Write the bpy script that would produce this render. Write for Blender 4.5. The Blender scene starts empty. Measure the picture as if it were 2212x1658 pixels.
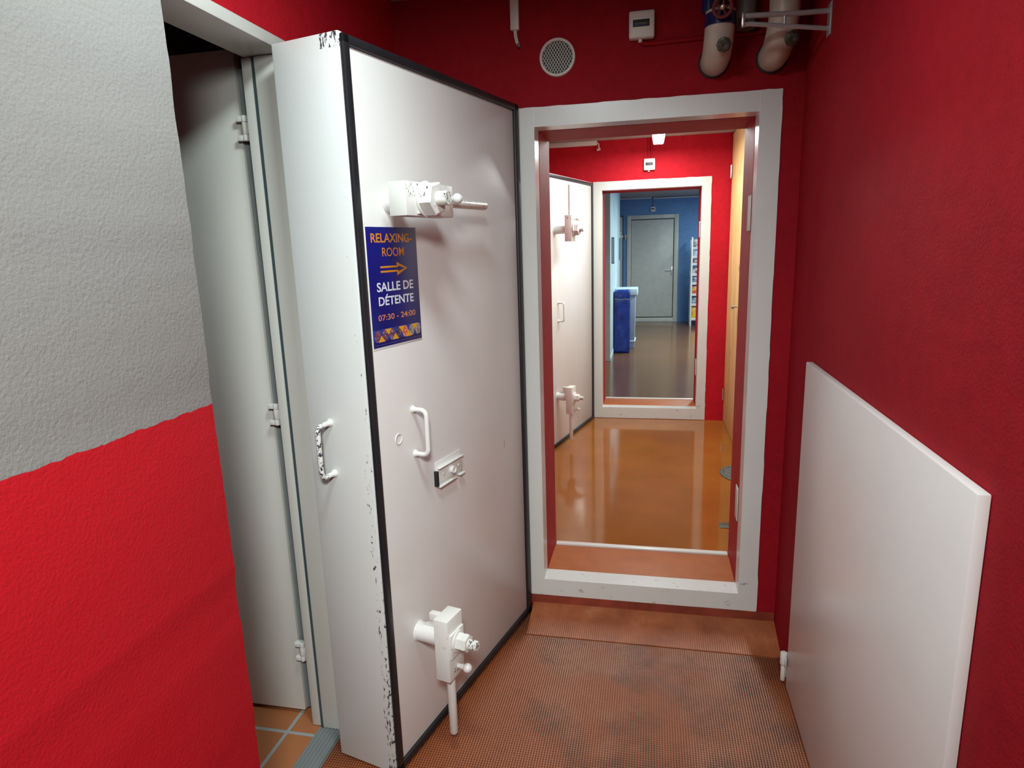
import bpy, bmesh, math, random
from mathutils import Vector, Matrix, noise

random.seed(7)
scene = bpy.context.scene
COL = scene.collection
PI = math.pi

# ------------------------------------------------------------------ camera
cam_data = bpy.data.cameras.new('camera')
cam = bpy.data.objects.new('camera', cam_data)
COL.objects.link(cam)
F_PX = 1400.75
cam_data.sensor_fit = 'HORIZONTAL'
cam_data.sensor_width = 36.0
cam_data.lens = F_PX / 2212 * 36.0
cam_data.clip_start = 0.02
cam_data.clip_end = 100
YAW, PITCH, ROLL = -0.2140, -0.2088, -0.0317
fw = Vector((math.sin(YAW) * math.cos(PITCH), math.cos(YAW) * math.cos(PITCH), math.sin(PITCH)))
rt = Vector((math.cos(YAW), -math.sin(YAW), 0))
up = rt.cross(fw)
rt2 = math.cos(ROLL) * rt + math.sin(ROLL) * up
up2 = -math.sin(ROLL) * rt + math.cos(ROLL) * up
m3 = Matrix((rt2, up2, -fw)).transposed()
cam.matrix_world = Matrix.Translation((0.4365, -2.5492, 1.5386)) @ m3.to_4x4()
scene.camera = cam

# ------------------------------------------------------------------ view, world, lights
vs = scene.view_settings
vs.view_transform = 'Standard'
vs.look = 'None'
vs.gamma = 1.0
vs.use_curve_mapping = False
vs.exposure = 0.0
try:
    scene.cycles.use_denoising = True
    scene.cycles.max_bounces = 10
    scene.cycles.diffuse_bounces = 6
    scene.cycles.sample_clamp_indirect = 6.0
except Exception:
    pass
world = bpy.data.worlds.new('world')
scene.world = world
world.use_nodes = True
world.node_tree.nodes['Background'].inputs[0].default_value = (0.9, 0.95, 1.0, 1)
world.node_tree.nodes['Background'].inputs[1].default_value = 0.02


def area_light(name, loc, size, power, color, size_y=None, rot=(0, 0, 0), shape=None):
    d = bpy.data.lights.new(name, 'AREA')
    d.energy = power
    d.color = color
    d.shape = shape or ('RECTANGLE' if size_y else 'DISK')
    d.size = size
    if size_y:
        d.size_y = size_y
    o = bpy.data.objects.new(name, d)
    o.location = loc
    o.rotation_euler = rot
    COL.objects.link(o)
    return o


# entrance corridor: one ceiling lamp just in front of the open door, plus an added unseen fill behind the camera
area_light('corridor_ceiling_light', (0.10, -1.48, 2.42), 0.30, 18.0, (0.83, 0.985, 1.0))
rl = area_light('corridor_rear_fill', (0.52, -2.95, 2.20), 0.30, 13.0, (0.93, 1.0, 0.97), rot=(math.radians(90 - 38), 0, math.radians(20)))
rl.data.spread = math.radians(88)
# middle room: fluorescent fitting on the ceiling
area_light('middle_room_light', (0.47, 2.05, 2.262), 0.085, 38.0, (0.90, 1.0, 0.96), size_y=1.5)
# far blue room
area_light('blue_room_front_fill', (1.6, 4.3, 2.33), 0.25, 20.0, (0.92, 1.0, 0.93), size_y=0.6)  # added fill, unseen, to brighten the cabinet's end face
area_light('blue_room_light', (1.75, 6.9, 2.33), 0.25, 115.0, (0.86, 1.0, 0.95), size_y=1.3)
area_light('blue_room_rear_fill', (1.9, 9.0, 2.33), 0.25, 14.0, (0.86, 1.0, 0.95), size_y=0.6)  # added fill at the far end, kept out of view


# ------------------------------------------------------------------ node materials
class N:
    def __init__(self, name):
        self.mat = bpy.data.materials.new(name)
        self.mat.use_nodes = True
        self.nt = self.mat.node_tree
        self.b = self.nt.nodes['Principled BSDF']
        self._tc = None

    def add(self, t, **kw):
        n = self.nt.nodes.new(t)
        for k, v in kw.items():
            setattr(n, k, v)
        return n

    def link(self, a, b):
        self.nt.links.new(a, b)

    def obj(self):
        if self._tc is None:
            self._tc = self.add('ShaderNodeTexCoord')
        return self._tc.outputs['Object']

    def setin(self, sock, v):
        if hasattr(v, 'is_output') or hasattr(v, 'links'):
            self.link(v, sock)
        else:
            sock.default_value = v

    def noise(self, scale, detail=4.0, rough=0.5, stretch=None, vec=None):
        n = self.add('ShaderNodeTexNoise')
        n.inputs['Scale'].default_value = scale
        n.inputs['Detail'].default_value = detail
        n.inputs['Roughness'].default_value = rough
        v = vec if vec is not None else self.obj()
        if stretch:
            mp = self.add('ShaderNodeMapping')
            mp.inputs['Scale'].default_value = stretch
            self.link(v, mp.inputs['Vector'])
            v = mp.outputs[0]
        self.link(v, n.inputs['Vector'])
        return n.outputs[0]

    def ramp(self, fac, stops):
        r = self.add('ShaderNodeValToRGB')
        els = r.color_ramp.elements
        while len(els) < len(stops):
            els.new(0.5)
        for e, (p, c) in zip(els, stops):
            e.position = p
            e.color = (c, c, c, 1) if isinstance(c, (int, float)) else (*c, 1)
        self.link(fac, r.inputs[0])
        return r.outputs[0]

    def math(self, op, a, b=0.0, clamp=False):
        n = self.add('ShaderNodeMath', operation=op, use_clamp=clamp)
        self.setin(n.inputs[0], a)
        self.setin(n.inputs[1], b)
        return n.outputs[0]

    def mix(self, fac, a, b):
        n = self.add('ShaderNodeMix', data_type='RGBA')
        self.setin(n.inputs[0], fac)
        for s, v in ((n.inputs[6], a), (n.inputs[7], b)):
            if isinstance(v, tuple):
                s.default_value = (*v, 1) if len(v) == 3 else v
            else:
                self.link(v, s)
        return n.outputs[2]

    def xyz(self):
        s = self.add('ShaderNodeSeparateXYZ')
        self.link(self.obj(), s.inputs[0])
        return s.outputs

    def base(self, v):
        if isinstance(v, tuple):
            self.b.inputs['Base Color'].default_value = (*v, 1)
        else:
            self.link(v, self.b.inputs['Base Color'])
        return self

    def rough(self, v):
        self.setin(self.b.inputs['Roughness'], v)
        return self

    def metal(self, v):
        self.b.inputs['Metallic'].default_value = v
        return self

    def spec(self, v):
        self.b.inputs['Specular IOR Level'].default_value = v
        return self

    def bump(self, h, strength=0.3, dist=0.01):
        n = self.add('ShaderNodeBump')
        n.inputs['Strength'].default_value = strength
        n.inputs['Distance'].default_value = dist
        self.link(h, n.inputs['Height'])
        self.link(n.outputs[0], self.b.inputs['Normal'])
        return self

    def emit(self, c, s):
        self.b.inputs['Emission Color'].default_value = (*c, 1)
        self.b.inputs['Emission Strength'].default_value = s
        return self


def plain(name, c, rough=0.5, metal=0.0, vary=0.06, scale=9.0, bump=0.0, bscale=120.0, spec=0.5):
    m = N(name)
    n = m.noise(scale, 3.0)
    f = m.ramp(n, [(0.3, 0.0), (0.7, 1.0)])
    m.base(m.mix(f, tuple(x * (1 - vary) for x in c), tuple(min(1, x * (1 + vary)) for x in c)))
    m.rough(rough).metal(metal).spec(spec)
    if bump:
        m.bump(m.noise(bscale, 3.0), bump, 0.004)
    return m.mat


M = {}


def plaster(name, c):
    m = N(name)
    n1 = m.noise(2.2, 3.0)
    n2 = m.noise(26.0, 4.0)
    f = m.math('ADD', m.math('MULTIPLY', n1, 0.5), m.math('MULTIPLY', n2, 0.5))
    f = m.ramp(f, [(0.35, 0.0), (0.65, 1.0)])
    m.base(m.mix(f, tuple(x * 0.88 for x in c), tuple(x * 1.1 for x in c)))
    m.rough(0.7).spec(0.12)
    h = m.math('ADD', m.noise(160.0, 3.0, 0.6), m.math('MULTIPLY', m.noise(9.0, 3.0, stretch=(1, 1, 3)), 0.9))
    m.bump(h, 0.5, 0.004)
    return m.mat


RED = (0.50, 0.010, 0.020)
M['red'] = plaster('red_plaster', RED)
M['dimred'] = plaster('dimmed_red_plaster', (0.29, 0.006, 0.013))  # wall red darkened, the dim corridor light put into the colour
M['blue'] = plaster('blue_plaster', (0.15, 0.285, 0.54))
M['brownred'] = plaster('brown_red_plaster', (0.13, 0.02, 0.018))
M['ceil'] = plaster('ceiling_plaster', (0.42, 0.40, 0.38))
M['greyceil'] = plaster('grey_ceiling_plaster', (0.36, 0.36, 0.36))

# near left wall: red dado, pale grey above a painted line
m = N('two_tone_plaster')
x, y, z = m.xyz()
edge = m.math('ADD', z, m.math('MULTIPLY', m.noise(30.0, 3.0), 0.012))
up_mask = m.math('GREATER_THAN', edge, 1.262)
m.base(m.mix(up_mask, (0.62, 0.010, 0.020), (0.31, 0.295, 0.28)))
m.rough(0.7).spec(0.12)
m.bump(m.math('ADD', m.noise(150.0, 3.0, 0.6), m.math('MULTIPLY', m.noise(30.0, 2.0), 0.6)), 0.3, 0.004)
M['twotone'] = m.mat


def enamel(name, c, rough=0.34, grime=0.0):
    m = N(name)
    n = m.noise(5.0, 4.0)
    f = m.ramp(n, [(0.3, 0.0), (0.75, 1.0)])
    col = m.mix(f, tuple(v * 0.96 for v in c), c)
    if grime:
        g = m.ramp(m.noise(46.0, 5.0, 0.65, stretch=(0.5, 1, 1)), [(0.635, 0.0), (0.74, grime)])
        x, y, z = m.xyz()
        low = m.math('LESS_THAN', z, 0.135)
        col = m.mix(m.math('MULTIPLY', g, low), col, (0.14, 0.12, 0.10))
    m.base(col).rough(rough)
    m.bump(m.noise(70.0, 3.0), 0.06, 0.003)
    return m.mat


M['white'] = enamel('white_enamel', (0.76, 0.75, 0.72))
M['frame'] = enamel('frame_enamel', (0.67, 0.66, 0.635), 0.3, 0.9)
M['cream'] = enamel('cream_enamel', (0.66, 0.65, 0.60), 0.4)
M['panel'] = enamel('door_panel_enamel', (0.77, 0.735, 0.712), 0.30)

# blast door body: white enamel with black chips along the free edge
m = N('chipped_enamel')
x, y, z = m.xyz()          # x: hinge to free edge, y: out of the panel, z: up
n = m.noise(90.0, 6.0, 0.7, stretch=(1, 1.4, 0.55))
near = m.math('GREATER_THAN', y, m.math('ADD', -0.014, m.math('MULTIPLY', m.noise(8.0, 2.0), -0.022)))
low = m.ramp(z, [(0.0, 1.0), (0.30, 1.0), (0.80, 0.62), (1.0, 0.45)])
lowz = m.math('SUBTRACT', 1.0, m.math('DIVIDE', z, 2.05), clamp=True)
chip = m.math('GREATER_THAN', m.math('ADD', n, m.math('MULTIPLY', lowz, 0.17)), 0.715)
top = m.math('MULTIPLY', m.math('GREATER_THAN', z, 2.022), m.math('GREATER_THAN', n, 0.54))
mask = m.math('MULTIPLY', near, chip)
topm = m.math('MULTIPLY', top, m.math('GREATER_THAN', y, -0.06))
mask = m.math('MAXIMUM', mask, topm)
spk = m.math('GREATER_THAN', m.noise(38.0, 2.0), 0.80)
mask = m.math('MAXIMUM', mask, spk)
m.base(m.mix(mask, (0.75, 0.755, 0.74), (0.03, 0.028, 0.035)))
m.rough(0.36)
m.bump(m.noise(60.0, 3.0), 0.05, 0.003)
M['body'] = m.mat

# worn handle paint
m = N('worn_handle_enamel')
n = m.noise(120.0, 5.0, 0.7)
x, y, z = m.xyz()
out = m.math('GREATER_THAN', x, 1.022)
mask = m.math('MULTIPLY', m.math('GREATER_THAN', n, 0.53), out)
m.base(m.mix(mask, (0.76, 0.75, 0.72), (0.03, 0.03, 0.04))).rough(0.35)
M['worn'] = m.mat

m = N('chipped_latch_enamel')
n = m.noise(42.0, 6.0, 0.68)
mask = m.math('GREATER_THAN', n, 0.662)
x, y, z = m.xyz()


def between(v, a, b):
    return m.math('MULTIPLY', m.math('GREATER_THAN', v, a), m.math('LESS_THAN', v, b))


fine_n = m.noise(110.0, 5.0, 0.7, stretch=(1.6, 1, 0.6))
zone = m.math('MULTIPLY', m.math('MULTIPLY', between(x, 0.868, 0.920), between(z, 1.672, 1.716)), m.math('GREATER_THAN', y, 0.10))
rod = m.math('MULTIPLY', between(x, 0.43, 0.60), m.math('GREATER_THAN', z, 1.667))
stud_end = m.math('GREATER_THAN', y, 0.187)
worn = m.math('MAXIMUM', m.math('MULTIPLY', zone, m.math('GREATER_THAN', fine_n, 0.590)), m.math('MULTIPLY', rod, m.math('GREATER_THAN', fine_n, 0.60)))
worn = m.math('MAXIMUM', worn, m.math('MULTIPLY', stud_end, m.math('GREATER_THAN', fine_n, 0.555)))
mask = m.math('MAXIMUM', mask, worn)
m.base(m.mix(mask, (0.77, 0.76, 0.72), (0.04, 0.036, 0.042))).rough(0.34)
m.bump(m.noise(60.0, 3.0), 0.12, 0.003)
M['latch'] = m.mat

M['redlit'] = plain('lit_glossy_red', (0.40, 0.020, 0.030), 0.6, vary=0.12, scale=7, bump=0.2, bscale=40, spec=0.2)  # lighter copy of the wall red, standing for light on the reveal
M['rubber'] = plain('black_rubber', (0.012, 0.012, 0.015), 0.45, vary=0.2)
M['gasket'] = plain('grey_blue_gasket', (0.05, 0.075, 0.085), 0.5)
M['alu'] = plain('aluminium', (0.42, 0.44, 0.44), 0.42, 0.6, bump=0.1)
M['alu_dull'] = plain('dull_aluminium', (0.26, 0.29, 0.29), 0.5, 0.3)
M['steel'] = plain('bare_steel', (0.62, 0.62, 0.60), 0.3, 0.9)
M['dark'] = plain('dark_recess', (0.015, 0.014, 0.014), 0.6)
M['plastic'] = plain('pale_plastic', (0.68, 0.64, 0.58), 0.45)
M['display'] = plain('dark_window', (0.012, 0.012, 0.018), 0.55)
M['bluecollar'] = plain('blue_tape', (0.006, 0.014, 0.085), 0.22)
M['insul'] = plain('white_pipe_wrap', (0.50, 0.43, 0.35), 0.40, vary=0.1, scale=22)
M['valvered'] = plain('red_valve_wheel', (0.16, 0.014, 0.014), 0.45)
M['brass'] = plain('brass_nut', (0.55, 0.52, 0.38), 0.35, 0.8)
M['verdigris'] = plain('dull_green_metal', (0.085, 0.085, 0.06), 0.5, 0.3, vary=0.4, scale=60)
M['greypipe'] = plain('grey_pipe', (0.16, 0.16, 0.15), 0.5)
M['lightbluepanel'] = plain('pale_blue_panel', (0.60, 0.74, 0.78), 0.4)
M['greywhite'] = plain('grey_white_enamel', (0.52, 0.53, 0.50), 0.4)  # on the cabinet body this grey stands for shade on its end face
M['greyhandle'] = plain('grey_handle', (0.16, 0.22, 0.27), 0.4)  # grey of the cabinet's bar handles
M['greybin'] = plain('grey_blue_plastic', (0.30, 0.36, 0.46), 0.45)
M['signblue'] = plain('navy_print', (0.006, 0.010, 0.155), 0.28, vary=0.03)
M['signorange'] = plain('orange_print', (0.68, 0.25, 0.012), 0.4)
M['signsalmon'] = plain('salmon_print', (0.62, 0.22, 0.08), 0.4)
M['signwhite'] = plain('white_print', (0.72, 0.73, 0.78), 0.4)
M['signband'] = plain('royal_blue_print', (0.015, 0.045, 0.30), 0.3)
M['signyellow'] = plain('amber_print', (0.70, 0.33, 0.015), 0.4)
M['paper'] = plain('paper_edge', (0.72, 0.70, 0.70), 0.6)


def photo_print(name, cols):
    m = N(name)
    n = m.noise(140.0, 2.0)
    k = len(cols)
    m.base(m.ramp(n, [(0.30 + 0.4 * i / max(1, k - 1), c) for i, c in enumerate(cols)]))
    m.rough(0.35)
    return m.mat


M['print_mix'] = photo_print('colour_photo_print', [(0.02, 0.02, 0.10), (0.20, 0.04, 0.06), (0.12, 0.07, 0.14), (0.60, 0.55, 0.55)])
M['print_red'] = photo_print('red_photo_print', [(0.60, 0.04, 0.02), (0.70, 0.12, 0.04), (0.6, 0.5, 0.4)])
M['print_grey'] = photo_print('brown_photo_print', [(0.10, 0.07, 0.08), (0.30, 0.22, 0.18), (0.42, 0.36, 0.34)])
M['print_navy'] = photo_print('dark_photo_print', [(0.01, 0.012, 0.06), (0.05, 0.04, 0.10), (0.30, 0.24, 0.10)])

# blue bin liner, glossy and creased
m = N('blue_plastic_film')
n = m.noise(9.0, 4.0, 0.6, stretch=(1, 1, 0.6))
m.base(m.ramp(n, [(0.3, (0.005, 0.020, 0.17)), (0.6, (0.012, 0.045, 0.32)), (0.8, (0.06, 0.12, 0.42))]))
m.rough(0.16)
m.bump(m.noise(12.0, 5.0, 0.6, stretch=(1, 1, 0.5)), 0.8, 0.03)
M['film'] = m.mat

# corridor floor: terracotta rubber with a fine woven stud pattern, pale with wear and painted sheen, stained dark
m = N('studded_terracotta_floor')
x, y, z = m.xyz()
PITCHX, PITCHY = 0.0085, 0.0095
wx = m.math('SINE', m.math('MULTIPLY', x, 2 * PI / PITCHX))
wy = m.math('SINE', m.math('MULTIPLY', y, 2 * PI / PITCHY))
stud = m.math('ADD', wx, m.math('MULTIPLY', wy, 0.75))
studn = m.math('ADD', m.math('MULTIPLY', stud, 0.32), 0.5, clamp=True)
wear_sheen = m.ramp(m.noise(1.7, 5.0, 0.6), [(0.48, 0.0), (0.70, 1.0)])
# the pale lane mixes wear with lit sheen put into the colour
sheen_lane = m.math('SUBTRACT', 1.0, m.math('MULTIPLY', m.math('ABSOLUTE', m.math('SUBTRACT', x, 0.42)), 2.2), clamp=True)
wear_sheen = m.math('MULTIPLY', wear_sheen, sheen_lane, clamp=True)
stain = m.ramp(m.noise(3.1, 5.0, 0.62), [(0.47, 0.0), (0.62, 1.0)])
stain = m.math('MULTIPLY', stain, 0.80)
spots = m.math('GREATER_THAN', m.noise(24.0, 2.0), 0.79)
base = m.mix(studn, (0.075, 0.018, 0.006), (0.40, 0.108, 0.034))
base = m.mix(m.math('MULTIPLY', m.math('MULTIPLY', wear_sheen, studn), 0.80), base, (0.52, 0.37, 0.28))
base = m.mix(m.math('MULTIPLY', stain, m.math('SUBTRACT', 1.25, studn)), base, (0.045, 0.020, 0.012))
base = m.mix(m.math('MULTIPLY', spots, 0.7), base, (0.04, 0.02, 0.015))
m.base(base)
m.rough(m.math('SUBTRACT', 0.38, m.math('MULTIPLY', wear_sheen, 0.10))).spec(0.4)
m.bump(m.math('ADD', m.math('MULTIPLY', stud, 0.5), m.math('MULTIPLY', m.noise(18.0, 3.0), 0.5)), 0.6, 0.0012)
M['floor1'] = m.mat

m = N('smooth_terracotta_strip')
n = m.noise(7.0, 5.0, 0.65)
base = m.ramp(n, [(0.3, (0.23, 0.062, 0.024)), (0.62, (0.36, 0.108, 0.042)), (0.76, (0.42, 0.17, 0.09))])
m.base(base).rough(0.42).spec(0.35)
x, y, z = m.xyz()
wx = m.math('SINE', m.math('MULTIPLY', x, 2 * PI / 0.0085))
m.bump(m.math('ADD', m.math('MULTIPLY', wx, 0.3), m.math('MULTIPLY', m.noise(9.0, 4.0), 1.5)), 0.4, 0.003)
M['strip'] = m.mat

M['sill'] = plain('orange_terracotta_sill', (0.42, 0.125, 0.040), 0.55, vary=0.08, scale=14, bump=0.1, spec=0.3)
M['cove'] = plain('dark_terracotta_skirting', (0.22, 0.035, 0.018), 0.42, vary=0.3, scale=12, bump=0.25, bscale=20)

# glossy ochre floor of the inner rooms
m = N('glossy_ochre_floor')
n1 = m.noise(3.0, 4.0)
n2 = m.noise(260.0, 2.0)
f = m.math('ADD', m.math('MULTIPLY', n1, 0.6), m.math('MULTIPLY', n2, 0.4))
m.base(m.ramp(f, [(0.3, (0.25, 0.080, 0.013)), (0.7, (0.35, 0.120, 0.020))]))
m.rough(0.09).spec(0.5)
m.bump(m.noise(4.0, 2.0), 0.03, 0.004)
M['floor2'] = m.mat
M['floor3'] = plain('dimmed_ochre_floor', (0.165, 0.075, 0.028), 0.16, vary=0.1, scale=3, spec=0.3)  # same ochre floor, darkened to stand for the far room's dim light

# terracotta tiles with grey grout
m = N('terracotta_tiles')
mp = m.add('ShaderNodeMapping')
mp.inputs['Location'].default_value = (0.0, 0.0, 0.0)
m.link(m.obj(), mp.inputs['Vector'])
br = m.add('ShaderNodeTexBrick')
br.offset = 0.0
br.squash = 1.0
br.inputs['Scale'].default_value = 1.0
br.inputs['Mortar Size'].default_value = 0.0065
br.inputs['Mortar Smooth'].default_value = 0.1
br.inputs['Brick Width'].default_value = 0.20
br.inputs['Row Height'].default_value = 0.20
br.inputs['Color1'].default_value = (0.42, 0.15, 0.055, 1)
br.inputs['Color2'].default_value = (0.36, 0.13, 0.05, 1)
br.inputs['Mortar'].default_value = (0.34, 0.36, 0.35, 1)
mp.inputs['Location'].default_value = (0.732, 0.877, 0.0)
m.link(mp.outputs[0], br.inputs['Vector'])
m.base(br.outputs['Color']).rough(0.45)
m.bump(m.math('SUBTRACT', 1.0, br.outputs['Fac']), 0.4, 0.003)
M['tiles'] = m.mat

# knotty pine boards
m = N('knotty_pine')
n = m.noise(3.0, 5.0, 0.55, stretch=(7, 7, 0.5))
base = m.ramp(n, [(0.3, (0.56, 0.30, 0.11)), (0.55, (0.70, 0.43, 0.18)), (0.75, (0.74, 0.52, 0.26))])
vo = m.add('ShaderNodeTexVoronoi')
vo.inputs['Scale'].default_value = 1.0
mp = m.add('ShaderNodeMapping')
mp.inputs['Scale'].default_value = (9, 9, 4)
m.link(m.obj(), mp.inputs['Vector'])
m.link(mp.outputs[0], vo.inputs['Vector'])
kn = m.ramp(vo.outputs['Distance'], [(0.05, 1.0), (0.13, 0.0)])
m.base(m.mix(m.math('MULTIPLY', kn, 0.75), base, (0.10, 0.035, 0.012))).rough(0.42)
M['pine'] = m.mat

m = N('lamp_diffuser')
m.base((0.9, 0.93, 1.0)).rough(0.4).emit((0.86, 0.93, 1.0), 9.0)
M['lamp'] = m.mat
M['darkpine'] = plain('dark_backing_pine', (0.16, 0.08, 0.03), 0.6)  # dark backing behind the gaps between the pine boards


# ------------------------------------------------------------------ mesh building
WM = {}          # world matrix of every Empty or part built here


class MB:
    """Collects shapes in world coordinates; build() links them as one mesh."""

    def __init__(self, local=False):
        self.bm = bmesh.new()
        self.local = local

    def _merge(self, b):
        me = bpy.data.meshes.new('t')
        b.to_mesh(me)
        b.free()
        self.bm.from_mesh(me)
        bpy.data.meshes.remove(me)

    def box(self, lo, hi, bev=0.0, seg=2, mat=None):
        b = bmesh.new()
        bmesh.ops.create_cube(b, size=1.0)
        s = [max(1e-5, hi[i] - lo[i]) for i in range(3)]
        c = [(hi[i] + lo[i]) / 2 for i in range(3)]
        for v in b.verts:
            v.co = Vector((v.co.x * s[0] + c[0], v.co.y * s[1] + c[1], v.co.z * s[2] + c[2]))
        if bev > 0:
            bmesh.ops.bevel(b, geom=list(b.edges), offset=min(bev, min(s) * 0.49), segments=seg, profile=0.5, affect='EDGES')
        if mat is not None:
            bmesh.ops.transform(b, matrix=mat, verts=b.verts)
        self._merge(b)
        return self

    def prism(self, pts, axis, a, b_, bev=0.0):
        """Extrude a polygon; axis 'z': pts are (x, y); 'y': pts are (x, z); 'x': pts are (y, z)."""
        b = bmesh.new()

        def P(q, t):
            return {'z': (q[0], q[1], t), 'y': (q[0], t, q[1]), 'x': (t, q[0], q[1])}[axis]
        v0 = [b.verts.new(P(q, a)) for q in pts]
        v1 = [b.verts.new(P(q, b_)) for q in pts]
        n = len(pts)
        b.faces.new(v0)
        b.faces.new(v1[::-1])
        for i in range(n):
            b.faces.new((v0[i], v1[i], v1[(i + 1) % n], v0[(i + 1) % n]))
        bmesh.ops.recalc_face_normals(b, faces=b.faces)
        if bev > 0:
            bmesh.ops.bevel(b, geom=list(b.edges), offset=bev, segments=2, profile=0.5, affect='EDGES')
        self._merge(b)
        return self

    def poly(self, pts):
        vs_ = [self.bm.verts.new(q) for q in pts]
        self.bm.faces.new(vs_)
        return self

    def lathe(self, p, d, prof, seg=24):
        """Turn a profile of (distance along d, radius) about the axis from p along d."""
        d = Vector(d).normalized()
        a = d.orthogonal().normalized()
        c = d.cross(a)
        p = Vector(p)
        b = bmesh.new()
        rings = []
        for t, r in prof:
            if r < 1e-6:
                rings.append([b.verts.new(p + d * t)])
            else:
                rings.append([b.verts.new(p + d * t + r * (math.cos(k * 2 * PI / seg) * a + math.sin(k * 2 * PI / seg) * c)) for k in range(seg)])
        for r0, r1 in zip(rings, rings[1:]):
            for k in range(seg):
                k2 = (k + 1) % seg
                if len(r0) == 1 and len(r1) == 1:
                    continue
                if len(r0) == 1:
                    b.faces.new((r0[0], r1[k2], r1[k]))
                elif len(r1) == 1:
                    b.faces.new((r0[k], r0[k2], r1[0]))
                else:
                    b.faces.new((r0[k], r0[k2], r1[k2], r1[k]))
        for end in (rings[0], rings[-1]):
            if len(end) > 1:
                b.faces.new(end)
        bmesh.ops.recalc_face_normals(b, faces=b.faces)
        self._merge(b)
        return self

    def cyl(self, p0, p1, r, seg=24, bev=0.0):
        p0, p1 = Vector(p0), Vector(p1)
        L = (p1 - p0).length
        if bev > 0:
            prof = [(0, r - bev), (bev * 0.3, r - bev * 0.3), (bev, r), (L - bev, r), (L - bev * 0.3, r - bev * 0.3), (L, r - bev)]
        else:
            prof = [(0, r), (L, r)]
        return self.lathe(p0, p1 - p0, prof, seg)

    def sphere(self, p, r, seg=20, scale=(1, 1, 1)):
        b = bmesh.new()
        bmesh.ops.create_uvsphere(b, u_segments=seg, v_segments=max(8, seg // 2), radius=r)
        for v in b.verts:
            v.co = Vector((v.co.x * scale[0], v.co.y * scale[1], v.co.z * scale[2])) + Vector(p)
        self._merge(b)
        return self

    def tube(self, pts, r, seg=12, caps=True):
        pts = [Vector(q) for q in pts]
        rad = r if isinstance(r, (list, tuple)) else [r] * len(pts)
        b = bmesh.new()
        t0 = (pts[1] - pts[0]).normalized()
        nrm = t0.orthogonal().normalized()
        rings = []
        for i, q in enumerate(pts):
            t = (pts[min(i + 1, len(pts) - 1)] - pts[max(i - 1, 0)]).normalized()
            nrm = (nrm - t * nrm.dot(t)).normalized()
            bi = t.cross(nrm)
            rings.append([b.verts.new(q + rad[i] * (math.cos(k * 2 * PI / seg) * nrm + math.sin(k * 2 * PI / seg) * bi)) for k in range(seg)])
        for r0, r1 in zip(rings, rings[1:]):
            for k in range(seg):
                b.faces.new((r0[k], r0[(k + 1) % seg], r1[(k + 1) % seg], r1[k]))
        if caps:
            b.faces.new(rings[0])
            b.faces.new(rings[-1][::-1])
        bmesh.ops.recalc_face_normals(b, faces=b.faces)
        self._merge(b)
        return self

    def ring(self, p, d, R, r, seg=40, sub=10):
        d = Vector(d).normalized()
        a = d.orthogonal().normalized()
        c = d.cross(a)
        b = bmesh.new()
        rings = []
        for i in range(seg):
            th = 2 * PI * i / seg
            e = math.cos(th) * a + math.sin(th) * c
            rings.append([b.verts.new(Vector(p) + e * (R + r * math.cos(2 * PI * k / sub)) + d * (r * math.sin(2 * PI * k / sub))) for k in range(sub)])
        for i in range(seg):
            r0, r1 = rings[i], rings[(i + 1) % seg]
            for k in range(sub):
                b.faces.new((r0[k], r0[(k + 1) % sub], r1[(k + 1) % sub], r1[k]))
        bmesh.ops.recalc_face_normals(b, faces=b.faces)
        self._merge(b)
        return self

    def build(self, name, mat, parent=None, smooth=True, angle=35):
        if parent is not None and not self.local:
            self.bm.transform(WM[parent.name].inverted())
        me = bpy.data.meshes.new(name)
        self.bm.to_mesh(me)
        self.bm.free()
        if smooth:
            for f in me.polygons:
                f.use_smooth = True
            try:
                me.set_sharp_from_angle(angle=math.radians(angle))
            except Exception:
                pass
        me.materials.append(M[mat] if isinstance(mat, str) else mat)
        o = bpy.data.objects.new(name, me)
        COL.objects.link(o)
        WM[o.name] = Matrix.Identity(4)
        if parent is not None:
            o.parent = parent
            WM[o.name] = WM[parent.name].copy()
        return o


def tag(o, label=None, cat=None, group=None, kind=None):
    if label:
        o['label'] = label
    if cat:
        o['category'] = cat
    if group:
        o['group'] = group
    if kind:
        o['kind'] = kind
    return o


def thing(name, label, cat, loc, rotz=0.0, group=None):
    o = bpy.data.objects.new(name, None)
    o.empty_display_size = 0.1
    COL.objects.link(o)
    o.location = loc
    o.rotation_euler = (0, 0, rotz)
    WM[o.name] = Matrix.Translation(loc) @ Matrix.Rotation(rotz, 4, 'Z')
    return tag(o, label, cat, group)


def struct(name, mb, mat, label=None, cat=None, **kw):
    o = mb.build(name, mat, **kw)
    return tag(o, label, cat, kind='structure')


def arc(c, u, v, r, a0, a1, n):
    c, u, v = Vector(c), Vector(u), Vector(v)
    return [c + r * (math.cos(a0 + (a1 - a0) * i / n) * u + math.sin(a0 + (a1 - a0) * i / n) * v) for i in range(n + 1)]


# ------------------------------------------------------------------ the setting
W, H = 0.80, 1.85
ZI = 0.1234                 # top of the first sill
F1 = -0.03                  # corridor floor
F2 = 0.02                   # floor of the inner rooms
X2, Y2, Z2 = 0.0284, 3.0873, 0.1194
Y3 = 10.36
CEIL1, CEIL2 = 2.455, 2.362
XL, XR = -0.535, 0.945


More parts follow.
